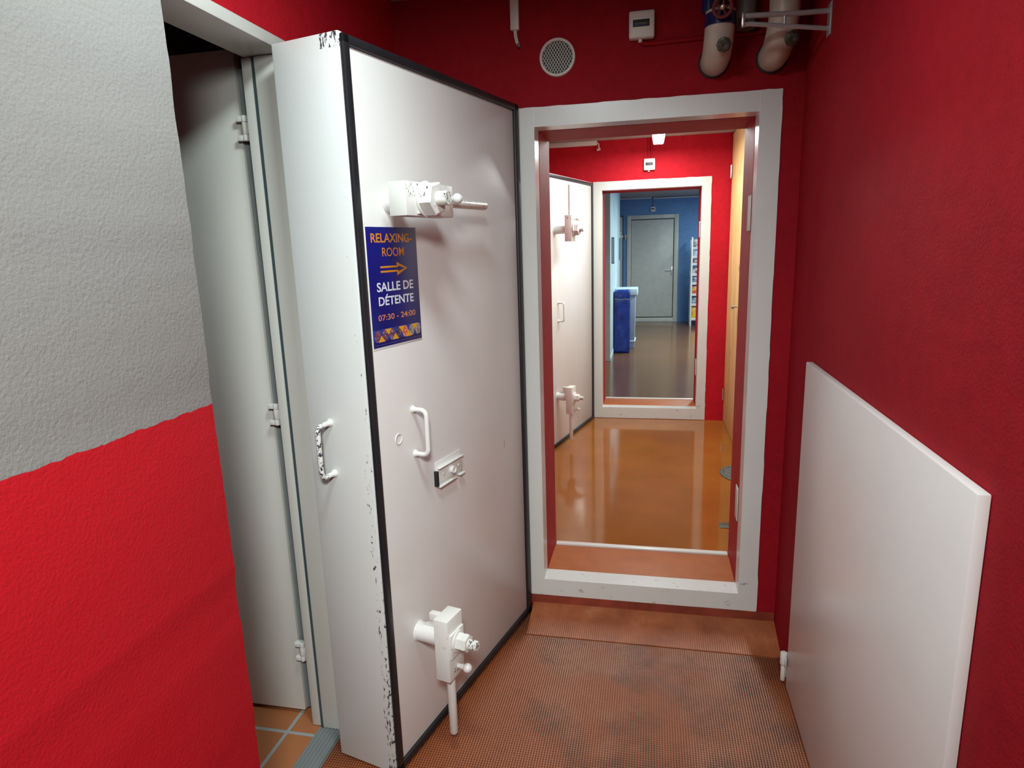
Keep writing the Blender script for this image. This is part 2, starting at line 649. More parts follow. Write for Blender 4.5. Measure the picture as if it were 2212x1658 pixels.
def doorway_wall(name, ox, oy, zi, ob, x0, x1, z0, z1, mat, label):
    """A 0.35 m wall with a frame pocket and an opening of W x H whose sill lies at zi."""
    mb = MB()
    fo, fi = (0.0738, 0.0)
    for (ya, yb, e, eb, et) in ((0.0, 0.088, 0.0738, ob, 0.0695), (0.088, 0.35, 0.0, 0.004, 0.0)):
        a, b = ox - e, ox + W + e
        lo, hi = zi - eb, zi + H + et
        mb.box((x0, oy + ya, z0), (a, oy + yb, z1))
        mb.box((b, oy + ya, z0), (x1, oy + yb, z1))
        mb.box((a, oy + ya, hi), (b, oy + yb, z1))
        mb.box((a, oy + ya, z0), (b, oy + yb, lo))
    return struct(name, mb, mat, label, 'wall', smooth=False)


doorway_wall('wall_front', 0.0, 0.0, ZI, 0.0743, XL - 0.2, 1.6, -0.2, CEIL1 + 0.1, 'dimred', 'red plastered wall around the first doorway, darkened in colour for dim light')
doorway_wall('wall_middle', X2, Y2, Z2, 0.0959, -1.6, 2.3, -0.2, CEIL2 + 0.12, 'red', 'bright red wall around the second doorway')


def steel_frame(name, ox, oy, zi, ob, label):
    root = thing(name, label, 'door frame', (ox + W / 2, oy, zi - ob))
    root['kind'] = 'structure'
    e, t = 0.0738, 0.0695
    rnd = random.Random(name)

    def wob(p0, p1, n, amp):
        out = []
        p0, p1 = Vector(p0), Vector(p1)
        d = (p1 - p0)
        nrm = Vector((-d.y, d.x)).normalized()
        v = 0
        for i in range(n):
            if i and rnd.random() < 0.5:
                v = rnd.uniform(-amp, amp)
            out.append(p0 + d * (i / n) + nrm * (v if i else 0))
        return out
    # front plate with slightly uneven painted outer edge
    o = [(ox - e, zi - ob), (ox + W + e, zi - ob), (ox + W + e, zi + H + t), (ox - e, zi + H + t)]
    i_ = [(ox, zi), (ox + W, zi), (ox + W, zi + H), (ox, zi + H)]
    outer = []
    for k in range(4):
        n = (14, 60, 40, 60)[k]
        outer.append(wob(o[k], o[(k + 1) % 4], n, 0.0016 if k != 0 else 0.0008))
    mb = MB()
    bm_ = mb.bm
    yf, yb = oy - 0.005, oy + 0.088
    for k in range(4):
        pts = outer[k] + [Vector(o[(k + 1) % 4])]
        n = len(pts)
        ia, ib = Vector(i_[k]), Vector(i_[(k + 1) % 4])
        fo = [bm_.verts.new((q.x, yf, q.y)) for q in pts]
        fb = [bm_.verts.new((q.x, oy + 0.0005, q.y)) for q in pts]
        fi = [bm_.verts.new(((ia + (ib - ia) * (j / (n - 1))).x, yf, (ia + (ib - ia) * (j / (n - 1))).y)) for j in range(n)]
        fg = [bm_.verts.new((q.co.x, oy + 0.0004, q.co.z)) for q in fi]
        for j in range(n - 1):
            bm_.faces.new((fo[j], fo[j + 1], fi[j + 1], fi[j]))
            bm_.faces.new((fo[j], fb[j], fb[j + 1], fo[j + 1]))
            bm_.faces.new((fi[j], fi[j + 1], fg[j + 1], fg[j]))
    bmesh.ops.remove_doubles(bm_, verts=bm_.verts, dist=1e-6)
    bmesh.ops.recalc_face_normals(bm_, faces=bm_.faces)
    # solid ring behind the plate: reveal faces
    g = 0.0005
    mb.box((ox - e + g, oy + 0.0004, zi - ob + g), (ox, yb - g, zi + H + t - g))
    mb.box((ox + W, oy + 0.0004, zi - ob + g), (ox + W + e - g, yb - g, zi + H + t - g))
    mb.box((ox, oy + 0.0004, zi + H), (ox + W, yb - g, zi + H + t - g))
    mb.box((ox, oy + 0.0004, zi - ob + g), (ox + W, yb - g, zi))
    mb.build('frame_profile', 'frame', root, smooth=False)
    # white strike plates set in the red right-hand reveal
    for za, zb in ((zi + 1.445, zi + 1.575), (zi + 0.275, zi + 0.415)):
        MB().box((ox + W - 0.006, oy + 0.0885, za), (ox + W - 0.0015, oy + 0.150, zb), 0.002).build('strike_plate', 'frame', root)
    # grooves of the mitred corner joints
    gr = MB()
    for (xx, za, zb) in ((ox - 0.002, zi + H + 0.001, zi + H + t - 0.002), (ox + W + 0.002, zi + H + 0.001, zi + H + t - 0.002)):
        gr.box((xx - 0.0012, yf - 0.0012, za), (xx + 0.0012, yf + 0.001, zb))
    gr.build('corner_joint', 'white', root, smooth=False)
    return root


steel_frame('trim_1', 0.0, 0.0, ZI, 0.0743, 'white steel frame around the first doorway with black scuffs on its sill')
steel_frame('trim_2', X2, Y2, Z2, 0.0959, 'white steel frame around the second doorway, in the bright red wall')

# added reveal lining, the middle room's light put into its lighter red
mb = MB()
mb.box((0.0002, 0.0885, ZI + 0.002), (0.0012, 0.3495, ZI + H - 0.0002)).box((W - 0.0012, 0.0885, ZI + 0.002), (W - 0.0002, 0.3495, ZI + H - 0.0002)).box((0.0012, 0.0885, ZI + H - 0.0012), (W - 0.0012, 0.3495, ZI + H - 0.0002))
struct('trim_7', mb, 'redlit', 'added red lining of the first doorway, lightened in colour for light from the middle room', 'door lining', smooth=False)

# sill behind each frame, with the white nosing at its far edge
for i, (ox, oy, zi, mt) in enumerate(((0.0, 0.0, ZI, 'sill'), (X2, Y2, Z2, 'sill'))):
    mb = MB().box((ox + 0.0014, oy + 0.0885, zi - 0.0038), (ox + W - 0.0014, oy + 0.328, zi + 0.001), 0.0008)
    s = struct('sill', mb, mt, ('smooth orange sill of the first doorway', 'brown sill of the second doorway')[i], 'sill')
    mb = MB().box((ox + 0.004, oy + 0.329, zi - 0.0038), (ox + W - 0.004, oy + 0.358, zi + 0.009), 0.003)
    struct('trim_%d' % (3 + i), mb, 'white', ('thin white edging strip behind the orange sill', 'thin white edging strip behind the second sill')[i], 'edging strip')

# corridor shell
struct('floor', MB().box((-0.55, -6.0, F1 - 0.12), (XR, -0.1935, F1)).box((-0.55, -0.187, F1 - 0.12), (-0.0495, 0.0, F1 - 0.001)), 'floor1', 'terracotta corridor floor with a fine studded pattern and dark stains', 'floor', smooth=False)
mb = MB()
n = 10
prof = [(-0.187, F1 - 0.12), (-0.187, F1 + 0.001)]
for k in range(1, n + 1):
    t = k / n
    prof.append((-0.187 + 0.186 * t, F1 + 0.001 + 0.046 * (t ** 1.35)))
prof.append((-0.001, F1 - 0.12))
mb.prism(prof, 'x', -0.049, XR - 0.001)
struct('floor_edge', mb, 'strip', 'raised terracotta strip of floor along the foot of the first doorway', 'floor')
mb = MB().prism([(-0.010, 0.010), (-0.0012, 0.010), (-0.0012, 0.0485), (-0.006, 0.047)], 'x', -0.0735, XR - 0.002)
struct('baseboard_front', mb, 'cove', 'dark terracotta skirting below the first white door frame', 'skirting')
struct('ceiling', MB().box((XL - 0.2, -6.0, CEIL1), (XR + 0.3, 0.0, CEIL1 + 0.1)), 'ceil', smooth=False)
struct('wall_right', MB().box((XR, -6.0, -0.2), (XR + 0.25, -0.0005, CEIL1)), 'dimred', 'red side wall beyond the pale door on the right, darkened in colour for dim light', 'wall', smooth=False)
struct('wall_back', MB().box((XL - 0.2, -6.2, -0.2), (XR + 0.25, -6.0, CEIL1)), 'red', smooth=False)

# left wall with the tall narrow opening
YJ, YN = -0.84, -1.45       # far and near ends of the opening
ZL = 2.062
rng = random.Random(4)
mb = MB()
mb.box((-0.66, YJ + 0.04, -0.2), (XL, -0.0005, CEIL1))
mb.box((-0.66, YN, ZL + 0.032), (XL, YJ + 0.04, CEIL1))
struct('wall_left', mb, 'red', 'bright red wall above the narrow side opening', 'wall', smooth=False)
# near pier with an uneven plastered corner
pts = []
zz = -0.2
bm = bmesh.new()
mb = MB()
cols = []
while zz < CEIL1:
    wv = 0.005 * noise.noise(Vector((0.3, zz * 7, 1.7))) + 0.003 * noise.noise(Vector((2.3, zz * 23, 5.7)))
    if 0.80 < zz < 0.90:
        wv -= 0.004
    cols.append((zz, wv))
    zz += 0.02
cols.append((CEIL1, 0.0))
vrows = []
for zq, wv in cols:
    vrows.append([mb.bm.verts.new(q) for q in ((-0.40, -6.0, zq), (-0.40, YN - 0.012 + wv, zq), (-0.412, YN + wv, zq), (-0.66, YN + wv, zq), (-0.66, -6.0, zq))])
for r0, r1 in zip(vrows, vrows[1:]):
    for k in range(5):
        mb.bm.faces.new((r0[k], r0[(k + 1) % 5], r1[(k + 1) % 5], r1[k]))
mb.bm.faces.new(vrows[0])
mb.bm.faces.new(vrows[-1])
bmesh.ops.recalc_face_normals(mb.bm, faces=mb.bm.faces)
struct('wall_near_left', mb, 'twotone', 'bright red plastered wall end in front of the narrow side opening', 'wall', angle=60)

# side opening: lintel trim and jamb
mb = MB()
mb.box((-0.655, YN, ZL), (XL + 0.010, YJ + 0.0395, ZL + 0.031), 0.003)
struct('trim_5', mb, 'cream', 'pale lintel trim over the narrow side opening', 'door trim')
mb = MB()
mb.box((-0.620, YJ, -0.02), (XL + 0.008, YJ + 0.039, ZL - 0.0005), 0.003)
mb.box((-0.662, YJ + 0.006, -0.02), (-0.629, YJ + 0.039, ZL - 0.0005), 0.003)
j = struct('trim_6', mb, 'cream', 'pale jamb of the narrow side opening beside the open blast door', 'door jamb')
MB().box((-0.6292, YJ + 0.003, -0.02), (-0.6198, YJ + 0.034, ZL - 0.001)).build('jamb_seal', 'gasket', j, smooth=False)

# threshold strip, grooved
mb = MB()
pr = [(-0.632, -0.05), (-0.632, F1 + 0.012)]
for k in range(6):
    xx = -0.628 + k * 0.0125
    pr += [(xx, F1 + 0.013), (xx + 0.006, F1 + 0.013), (xx + 0.0065, F1 + 0.010), (xx + 0.012, F1 + 0.010)]
pr += [(-0.552, F1 + 0.012), (-0.549, F1 + 0.001), (-0.549, -0.05)]
mb.prism(pr, 'y', YN + 0.002, YJ - 0.0008)
tag(mb.build('threshold_strip', 'alu_dull', smooth=False), 'grooved grey metal threshold strip between the tiles and the corridor floor', 'threshold', kind='structure')

# room behind the side opening
struct('floor_tiled', MB().box((-3.0, -2.4, F1 - 0.12), (-0.634, 0.6, F1 + 0.008)), 'tiles', 'orange terracotta tiles with grey grout behind the side opening', 'floor', smooth=False)
mb = MB()
mb.box((-3.1, -2.5, -0.2), (-3.0, 0.7, 2.5)).box((-3.0, 0.6, -0.2), (-0.67, 0.7, 2.5)).box((-3.0, -2.5, -0.2), (-0.661, -2.4, 2.5))
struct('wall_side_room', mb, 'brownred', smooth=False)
struct('ceiling_side_room', MB().box((-3.1, -2.5, 2.5), (-0.661, 0.7, 2.6)), 'ceil', smooth=False)

# middle room shell
struct('floor_middle', MB().box((-1.0, 0.351, -0.1), (2.0, Y2 - 0.0005, F2)), 'floor2', 'glossy ochre floor of the middle room', 'floor', smooth=False)
struct('ceiling_middle', MB().box((-1.2, 0.351, CEIL2), (2.2, Y2 - 0.0005, CEIL2 + 0.1)), 'ceil', smooth=False)
struct('wall_middle_left', MB().box((-0.75, 0.351, F2), (-0.55, Y2 - 0.001, CEIL2)), 'red', smooth=False)
struct('wall_middle_right', MB().box((1.42, 0.351, F2), (1.6, Y2 - 0.001, CEIL2)), 'cream', smooth=False)

# blue room shell
YB0 = Y2 + 0.3505
mb = MB()
mb.box((-2.1, Y2 + 0.3505, F2), (X2 - 0.004, Y2 + 0.362, CEIL2)).box((X2 + W + 0.004, Y2 + 0.3505, F2), (2.5, Y2 + 0.362, CEIL2)).box((X2 - 0.004, Y2 + 0.3505, Z2 + H + 0.004), (X2 + W + 0.004, Y2 + 0.362, CEIL2))
struct('wall_far_bounce', mb, 'greywhite', smooth=False)  # unseen pale skin added for neutral bounce into the blue room
struct('floor_far', MB().box((-2.2, YB0 + 0.01, -0.1), (2.6, Y3, F2)), 'floor3', 'ochre floor of the far blue room, darkened in colour for dim light', 'floor', smooth=False)
struct('ceiling_far', MB().box((-2.2, YB0, CEIL2), (2.6, Y3, CEIL2 + 0.1)), 'greyceil', 'grey ceiling of the far blue room', 'ceiling', smooth=False)
struct('wall_far', MB().box((-2.2, Y3, -0.1), (2.6, Y3 + 0.2, CEIL2 + 0.1)), 'blue', 'blue wall at the far end around the grey door', 'wall', smooth=False)
struct('wall_far_left', MB().box((-2.2, YB0, -0.1), (-2.1, Y3, CEIL2)), 'greywhite', smooth=False)
struct('wall_far_right', MB().box((2.5, YB0, -0.1), (2.6, Y3, CEIL2)), 'blue', smooth=False)


# ------------------------------------------------------------------ blast doors
TH, DW, DZ0, DZ1 = 0.2147, 0.9925, -0.0246, 2.0577


def latch(root, u, zc, ang, ob, of, s1, L, style):
    """Locking lever on a stub shaft: u, zc give the shaft, ang the direction of the lever in the plane of the panel."""
    d = Vector((math.cos(ang), 0, math.sin(ang)))
    t = Vector((-math.sin(ang), 0, math.cos(ang)))
    o = Vector((0, 1, 0))
    c = Vector((u, 0, zc))
    mt = Matrix((d, o, t)).transposed().to_4x4()
    mt.translation = c
    blk = MB(local=True).box((-0.083, ob, -0.043), (s1, of, 0.043), 0.0022, mat=mt).build('latch_block', 'latch', root)
    om = (ob + of) / 2
    MB(local=True).lathe(c + o * 0.0035, o, [(0, 0.033), (0.004, 0.0315), (0.006, 0.029), (ob - 0.003, 0.029)]).build('shaft', 'white', blk)
    if style == 'lower':
        g = MB(local=True)
        g.prism([(-0.024, 0.012), (-0.024, ob - 0.0005), (-0.062, ob - 0.0005)], 'z', -0.006, 0.006)
        g.box((-0.078, 0.052, -0.010), (-0.052, ob - 0.0005, 0.010), 0.001)
        g.bm.transform(mt)
        g.build('shaft_gusset', 'white', blk)
    # flat pad, washer, nuts and threaded stud
    nr0 = 0.047 if style == 'upper' else 0.034
    MB(local=True).box((-0.036, of, -0.038), (0.044, of + 0.007, 0.038), 0.0015, mat=mt).build('pad', 'latch', blk)
    MB(local=True).cyl(c + o * (of + 0.007), c + o * (of + 0.011), nr0, 28, 0.001).build('washer', 'latch', blk)
    q = of + 0.011
    nuts = (0.034,) if style == 'upper' else (0.018, 0.016)
    nr = 0.044 if style == 'upper' else 0.028
    sr = 0.0185 if style == 'upper' else 0.0155
    for h in nuts:
        MB(local=True).lathe(c + o * q, o, [(0, nr * 0.93), (0.0015, nr), (h - 0.002, nr), (h, nr * 0.9)], 6).build('nut', 'latch', blk, smooth=False)
        q += h + 0.0005
    prof = []
    end = q + 0.030
    k = 0
    zq = 0.0
    while zq < 0.028:
        prof += [(zq, sr), (zq + 0.0011, sr - 0.0014)]
        zq += 0.0022
    prof.append((0.030, sr - 0.0022))
    MB(local=True).lathe(c + o * q, o, prof, 20).build('stud', 'latch', blk, angle=20)
    # lever rod with rounded end
    e0, e1 = c + d * (s1 - 0.001) + o * om, c + d * L + o * om
    MB(local=True).lathe(e0, e1 - e0, [(0, 0.0135), (L - s1 - 0.007, 0.0135), (L - s1 - 0.002, 0.010), (L - s1, 0.0)], 18).build('lever', 'latch', blk)
    # ball knob of the locking pin
    kb = c + d * (s1 - 0.03) - t * 0.006
    kn = MB(local=True)
    kn.lathe(kb + o * of, o, [(0, 0.007), (0.012, 0.007), (0.014, 0.009), (0.017, 0.009), (0.018, 0.006), (0.022, 0.006)], 16)
    kn.sphere(kb + o * (of + 0.033), 0.0145)
    kn.build('ball_knob', 'white', blk)
    return blk


def pull_handle(root, name, mat, base, out, zlo, zhi, so, r=0.0062):
    """Bow handle standing off the face along out between two feet."""
    base, out = Vector(base), Vector(out)
    Z = Vector((0, 0, 1))
    a, b = base + Z * zlo, base + Z * zhi
    R = 0.018
    pts = [a + out * 0.001, a + out * (so - R)]
    pts += arc(a + out * (so - R) + Z * R, out, -Z, R, PI / 2, 0, 5)[1:]
    pts += arc(b + out * (so - R) - Z * R, out, Z, R, 0, PI / 2, 5)
    pts += [b + out * 0.001]
    mb = MB(local=True)
    mb.tube(pts, r, 14)
    for q in (a, b):
        mb.lathe(q, out, [(0, 0.011), (0.003, 0.0115), (0.009, 0.008), (0.014, r)], 18)
    return mb.build(name, mat, root)


def blast_door(label, x, y, dz, ang, upper_dir, DZ1=2.0577, zu=1.667, us=0.0, s1=0.148, L=0.392, extras=True):
    rot = math.atan2(-math.cos(ang), -math.sin(ang))
    root = thing('blast_door', label, 'door', (x, y, dz), rot, 'armoured doors')
    # thick steel leaf
    MB(local=True).prism([(0.002, 0.0), (DW, 0.0), (DW, -TH), (0.068, -TH)], 'z', DZ0, DZ1, 0.004).build('leaf', 'body', root)
    # black rubber seal all round the face
    a, b = 0.0065, 0.0245
    g = MB(local=True)
    zlo, zhi, ulo, uhi = DZ0 + a, DZ1 - 0.006, 0.005, DW - 0.003
    wb, wt, wl, wr = 0.026, 0.024, 0.036, 0.024
    g.box((ulo, 0.0002, zlo), (uhi, 0.013, zlo + wb), 0.004)
    g.box((ulo, 0.0002, zhi - wt), (uhi, 0.013, zhi), 0.004)
    g.box((ulo, 0.0002, zlo), (ulo + wl, 0.013, zhi), 0.004)
    g.box((uhi - wr, 0.0002, zlo), (uhi, 0.013, zhi), 0.004)
    g.build('rubber_seal', 'rubber', root)
    MB(local=True).box((ulo + wl + 0.0005, 0.0002, zlo + wb + 0.0005), (uhi - wr - 0.0005, 0.004, zhi - wt - 0.0005), 0.001).build('face_panel', 'panel', root)
    latch(root, 0.838 + us, zu, upper_dir, 0.064 + us, 0.117 + us, s1, L, 'upper')
    latch(root, 0.832 + us, 0.370, -PI / 2, 0.088, 0.137, 0.120, 0.335, 'lower')
    pull_handle(root, 'pull_handle', 'white', (0.792 + us, 0.004, 0), (0, 1, 0), 0.939, 1.076, 0.048, 0.0072)
    pull_handle(root, 'edge_handle', 'worn', (DW, -0.134, 0), (1, 0, 0), 0.926, 1.074, 0.052, 0.0074)
    if not extras:
        return root, rot
    # shallow round dimple where a bolt passes through
    d = MB(local=True)
    d.lathe((0.870, 0.0038, 1.006), (0, 1, 0), [(0, 0.0), (0.0004, 0.010), (0.0012, 0.013), (0.0026, 0.0142), (0.003, 0.0155), (0.0, 0.0165)], 24)
    d.build('bolt_hole', 'white', root)
    # small rail bracket with two screws and a lock barrel
    br = MB(local=True)
    br.box((0.535, 0.004, 0.790), (0.690, 0.0065, 0.876), 0.0008)
    br.box((0.535, 0.0065, 0.805), (0.688, 0.012, 0.858), 0.001)
    br.box((0.535, 0.0065, 0.855), (0.688, 0.021, 0.8585), 0.0008)
    br.box((0.585, 0.0065, 0.7935), (0.688, 0.021, 0.797), 0.0008)
    br.box((0.530, 0.0065, 0.7935), (0.563, 0.021, 0.797), 0.0008)
    k = br.build('rail_bracket', 'white', root)
    sc = MB(local=True)
    for uu in (0.655, 0.560):
        sc.lathe((uu, 0.012, 0.829), (0, 1, 0), [(0, 0.0055), (0.0015, 0.005), (0.0025, 0.003), (0.0026, 0)], 14)
    sc.build('screw', 'plastic', k)
    MB(local=True).lathe((0.606, 0.012, 0.829), (0, 1, 0), [(0, 0.0125), (0.012, 0.0125), (0.013, 0.011), (0.011, 0.0105), (0.010, 0.0)], 20).build('lock_barrel', 'white', k)
    MB(local=True).box((0.6905, 0.005, 0.800), (0.700, 0.018, 0.850), 0.001).build('end_stop', 'rubber', k)
    return root, rot


A1 = 0.2434
door1, rot1 = blast_door('thick white blast door standing open beside the first doorway, carrying the blue sign', -0.0644, -0.0170, 0.0, A1, PI)
door2, rot2 = blast_door('white blast door standing open in the middle room, seen through the first doorway', X2 - 0.0644 - 0.016, Y2 - 0.017, 0.042, 0.235, PI / 2, 1.993, 1.602, 0.035, 0.100, 0.31, False)
door3, rot3 = blast_door('white blast door with black seal in the far blue room, mostly hidden behind the pale blue cabinet', -0.105, Y3 - 0.03, 0.046, 0.18, PI / 2, 2.0, 1.602, 0.0, 0.100, 0.31, False)

# dark scratch on the first door's panel
MB(local=True).box((0.2010, 0.0040, 0.782), (0.2022, 0.0044, 0.812)).build('scratch', 'rubber', door1, smooth=False)

# ------------------------------------------------------------------ the blue sign
WS = WM[door1.name]
sign = thing('sign', 'navy blue relaxing room sign with orange arrow stuck on the open blast door', 'sign', WS @ Vector((0.8365, 0.004, 1.28)), rot1)
SU0, SU1, SZ0, SZ1 = 0.9510, 0.7215, 1.2805, 1.6005


def su(u):
    return u - 0.8365


def sz(z_):
    return z_ - 1.28


OFF = 0.0008
MB(local=True).box((su(SU1) - 0.002, 0.0001, sz(SZ0) - 0.006), (su(SU0) + 0.002, OFF, sz(SZ1) + 0.001), 0.0002).build('backing', 'paper', sign)
MB(local=True).box((su(SU1), OFF, sz(SZ0)), (su(SU0), OFF + 0.0006, sz(SZ1)), 0.0002).build('printed_face', 'signblue', sign)
OP = OFF + 0.0007


def text(body, u_left, u_right, z_base, cap, mat, y=OP, parent=None, xf=None, name='lettering', bold=0.019):
    cu = bpy.data.curves.new('t', 'FONT')
    cu.body = body
    cu.size = 1.0
    cu.offset = bold
    cu.resolution_u = 4
    to = bpy.data.objects.new('t', cu)
    COL.objects.link(to)
    bpy.context.view_layer.update()
    dg = bpy.context.evaluated_depsgraph_get()
    me = bpy.data.meshes.new_from_object(to.evaluated_get(dg))
    bpy.data.objects.remove(to)
    bpy.data.curves.remove(cu)
    xs = [v.co.x for v in me.vertices]
    x0, x1 = min(xs), max(xs)
    capu = 0.729 if True else 0
    mb = MB(local=True)
    mb.bm.from_mesh(me)
    bpy.data.meshes.remove(me)
    for v in mb.bm.verts:
        fx = (v.co.x - x0) / (x1 - x0)
        zq = z_base + v.co.y / capu * cap
        v.co = Vector((su(u_left + (u_right - u_left) * fx), y, sz(zq)))
    return mb.build(name, mat, parent or sign, smooth=False)


text('RELAXING-', 0.9315, 0.7440, 1.5605, 0.0240, 'signorange')
text('ROOM', 0.8862, 0.7866, 1.5232, 0.0242, 'signorange', bold=0.004)
text('SALLE DE', 0.9200, 0.7500, 1.4302, 0.0248, 'signwhite')
text('DÉTENTE', 0.9162, 0.7515, 1.3925, 0.0240, 'signwhite')
text('07:30 - 24:00', 0.9230, 0.7470, 1.3520, 0.0160, 'signsalmon', bold=0.014)

# hollow double arrow
ar = MB(local=True)
sh, hz = 0.8235, 1.4885


def flat(mb, pts, y=OP):
    mb.poly([(su(u), y, sz(zq)) for u, zq in pts])


flat(ar, [(0.8990, 1.4972), (0.8990, 1.4922), (0.8180, 1.4922), (0.8240, 1.4972)])
flat(ar, [(0.8990, 1.4850), (0.8990, 1.4800), (0.8240, 1.4800), (0.8180, 1.4850)])
flat(ar, [(0.8240, 1.5072), (0.8240, 1.4972), (0.8180, 1.4922), (0.8180, 1.4965), (0.7860, 1.4886), (0.7742, 1.4886)])
flat(ar, [(0.8240, 1.4700), (0.7742, 1.4886), (0.7860, 1.4886), (0.8180, 1.4807), (0.8180, 1.4850), (0.8240, 1.4800)])
ar.build('arrow', 'signorange', sign, smooth=False)

# strip of little photo hexagons and amber triangles
band = MB(local=True)
flat(band, [(0.9505, 1.2975), (0.9505, 1.3285), (0.7220, 1.3285), (0.7220, 1.2975)], OP - 0.00004)
band.build('colour_band', 'signband', sign, smooth=False)
zb, zm, zt = 1.2955, 1.3110, 1.3265
step = 0.0318
u0 = 0.9460
prints = {'print_mix': [], 'print_red': [], 'print_grey': [], 'print_navy': [], 'signyellow': []}
kinds = ['print_mix', 'print_mix', 'print_mix', 'print_navy', 'print_red', 'print_grey', 'print_grey']
for k in range(7):
    uc = u0 - 0.0155 - k * step
    h_ = 0.0152
    prints[kinds[k]].append([(uc + h_, zm), (uc + h_ * 0.48, zt), (uc - h_ * 0.48, zt), (uc - h_, zm), (uc - h_ * 0.48, zb), (uc + h_ * 0.48, zb)])
for k in range(6):
    uc = u0 - 0.0155 - (k + 0.5) * step
    if k in (0, 2, 4):
        prints['signyellow'].append([(uc + 0.0150, zb - 0.001), (uc, zm + 0.0005), (uc - 0.0150, zb - 0.001)])
    else:
        prints['signyellow'].append([(uc + 0.0150, zt + 0.001), (uc - 0.0150, zt + 0.001), (uc, zm - 0.0005)])
for mt, polys in prints.items():
    mb = MB(local=True)
    for pl in polys:
        flat(mb, pl, OP + (0.00006 if mt == 'signyellow' else 0.0))
    mb.build('emblem_strip', mt, sign, smooth=False)
fine = MB(local=True)
flat(fine, [(0.9450, 1.2868), (0.9450, 1.2872), (0.7240, 1.2872), (0.7240, 1.2868)])
fine.build('fine_line', 'print_grey', sign, smooth=False)

# ------------------------------------------------------------------ pale leaf in the side opening
leaf = thing('side_door', 'pale grey door leaf opened inwards in the narrow side opening, behind the blast door', 'door', (-0.70, -0.79, F1 + 0.008))
MB().box((-1.55, -0.790, -0.004), (-0.712, -0.748, 2.100), 0.002).build('door_leaf', 'cream', leaf)
mb = MB().box((-0.7118, -0.7795, 0.0), (-0.703, -0.750, ZL - 0.01), 0.001)
for k in range(2):
    mb.box((-0.703, -0.776 + 0.011 * k, 0.0), (-0.7005, -0.771 + 0.011 * k, ZL - 0.01))
mb.build('edge_profile', 'alu_dull', leaf, smooth=False)
for zc in (1.887, 1.055, 0.236):
    hg = MB()
    hx, hy = -0.688, -0.806
    hg.cyl((hx, hy, zc - 0.034), (hx, hy, zc - 0.017), 0.0085, 16, 0.001).cyl((hx, hy, zc + 0.017), (hx, hy, zc + 0.034), 0.0085, 16, 0.001)
    hg.box((-0.7125, hy - 0.006, zc - 0.033), (hx, hy + 0.014, zc - 0.018), 0.001).box((-0.7125, hy - 0.006, zc + 0.018), (hx, hy + 0.014, zc + 0.033), 0.001)
    h_ = hg.build('hinge', 'white', leaf)
    MB().cyl((hx, hy, zc - 0.0165), (hx, hy, zc + 0.0165), 0.0085, 16, 0.001).box((hx, hy - 0.004, zc - 0.015), (-0.6625, hy + 0.002, zc + 0.015), 0.001).build('hinge_knuckle', 'plastic', h_)

# ------------------------------------------------------------------ pale door on the right
rd = thing('hinged_door', 'low pale pinkish door along the right wall with a small white hinge at its foot', 'door', (0.932, -0.90, F1))
MB().box((0.924, -1.50, F1 + 0.006), (0.9445, -0.362, 1.15), 0.003).build('door_leaf', 'panel', rd)
hg = MB()
hg.cyl((0.9165, -0.345, 0.052), (0.9165, -0.345, 0.098), 0.0125, 18, 0.003).box((0.9165, -0.375, 0.060), (0.9195, -0.345, 0.090), 0.001)
h_ = hg.build('hinge', 'white', rd)
MB().cyl((0.9165, -0.345, -0.012), (0.9165, -0.345, 0.049), 0.0085, 18, 0.002).box((0.9165, -0.345, 0.0), (0.9445, -0.335, 0.045), 0.001).build('hinge_knuckle', 'plastic', h_)

# ------------------------------------------------------------------ fittings on the front wall
vent = thing('air_vent', 'round white air vent with diamond mesh on the darkened red wall', 'vent', (0.0915, 0.0, 2.207))
vc = Vector((0.0915, 0.0, 2.207))
MB().lathe(vc + Vector((0, -0.0003, 0)), (0, -1, 0), [(0, 0.066), (0.006, 0.066), (0.012, 0.0640), (0.013, 0.0590), (0.010, 0.0555), (0.003, 0.0545), (0.0, 0.0545)], 48).build('vent_ring', 'plastic', vent)
MB().cyl(vc + Vector((0, -0.0010, 0)), vc + Vector((0, -0.0028, 0)), 0.0543, 40).build('vent_backing', 'dark', vent, smooth=False)
mb = MB()
R = 0.0535
px_, pz_ = 0.0105, 0.0165


def clip_seg(p, q, R):
    p, q = Vector(p), Vector(q)
    d = q - p
    a = d.dot(d)
    b = 2 * p.dot(d)
    c = p.dot(p) - R * R
    D = b * b - 4 * a * c
    if D <= 0:
        return None
    s = math.sqrt(D)
    t0, t1 = max(0, (-b - s) / (2 * a)), min(1, (-b + s) / (2 * a))
    return (p + d * t0, p + d * t1) if t1 > t0 else None


for sgn in (1, -1):
    for k in range(-22, 23):
        p = Vector((k * px_ - sgn * 0.1, -0.1 * pz_ / px_))
        q = Vector((k * px_ + sgn * 0.1, 0.1 * pz_ / px_))
        r_ = clip_seg(p, q, R)
        if r_ and (r_[1] - r_[0]).length > 0.003:
            a_, b_ = r_
            d = (b_ - a_).normalized()
            nrm = Vector((-d.y, d.x)) * 0.0008
            pts3 = []
            for w in (a_ + nrm, b_ + nrm, b_ - nrm, a_ - nrm):
                pts3.append(w)
            yy = -0.0062 - (0.0004 if sgn > 0 else 0)
            bmq = MB()
            bmq.prism([(w.x + vc.x, w.y + vc.z) for w in pts3], 'y', yy, yy - 0.0012)
            me = bpy.data.meshes.new('t')
            bmq.bm.to_mesh(me)
            bmq.bm.free()
            mb.bm.from_mesh(me)
            bpy.data.meshes.remove(me)
mb.build('vent_mesh', 'plastic', vent, smooth=False)


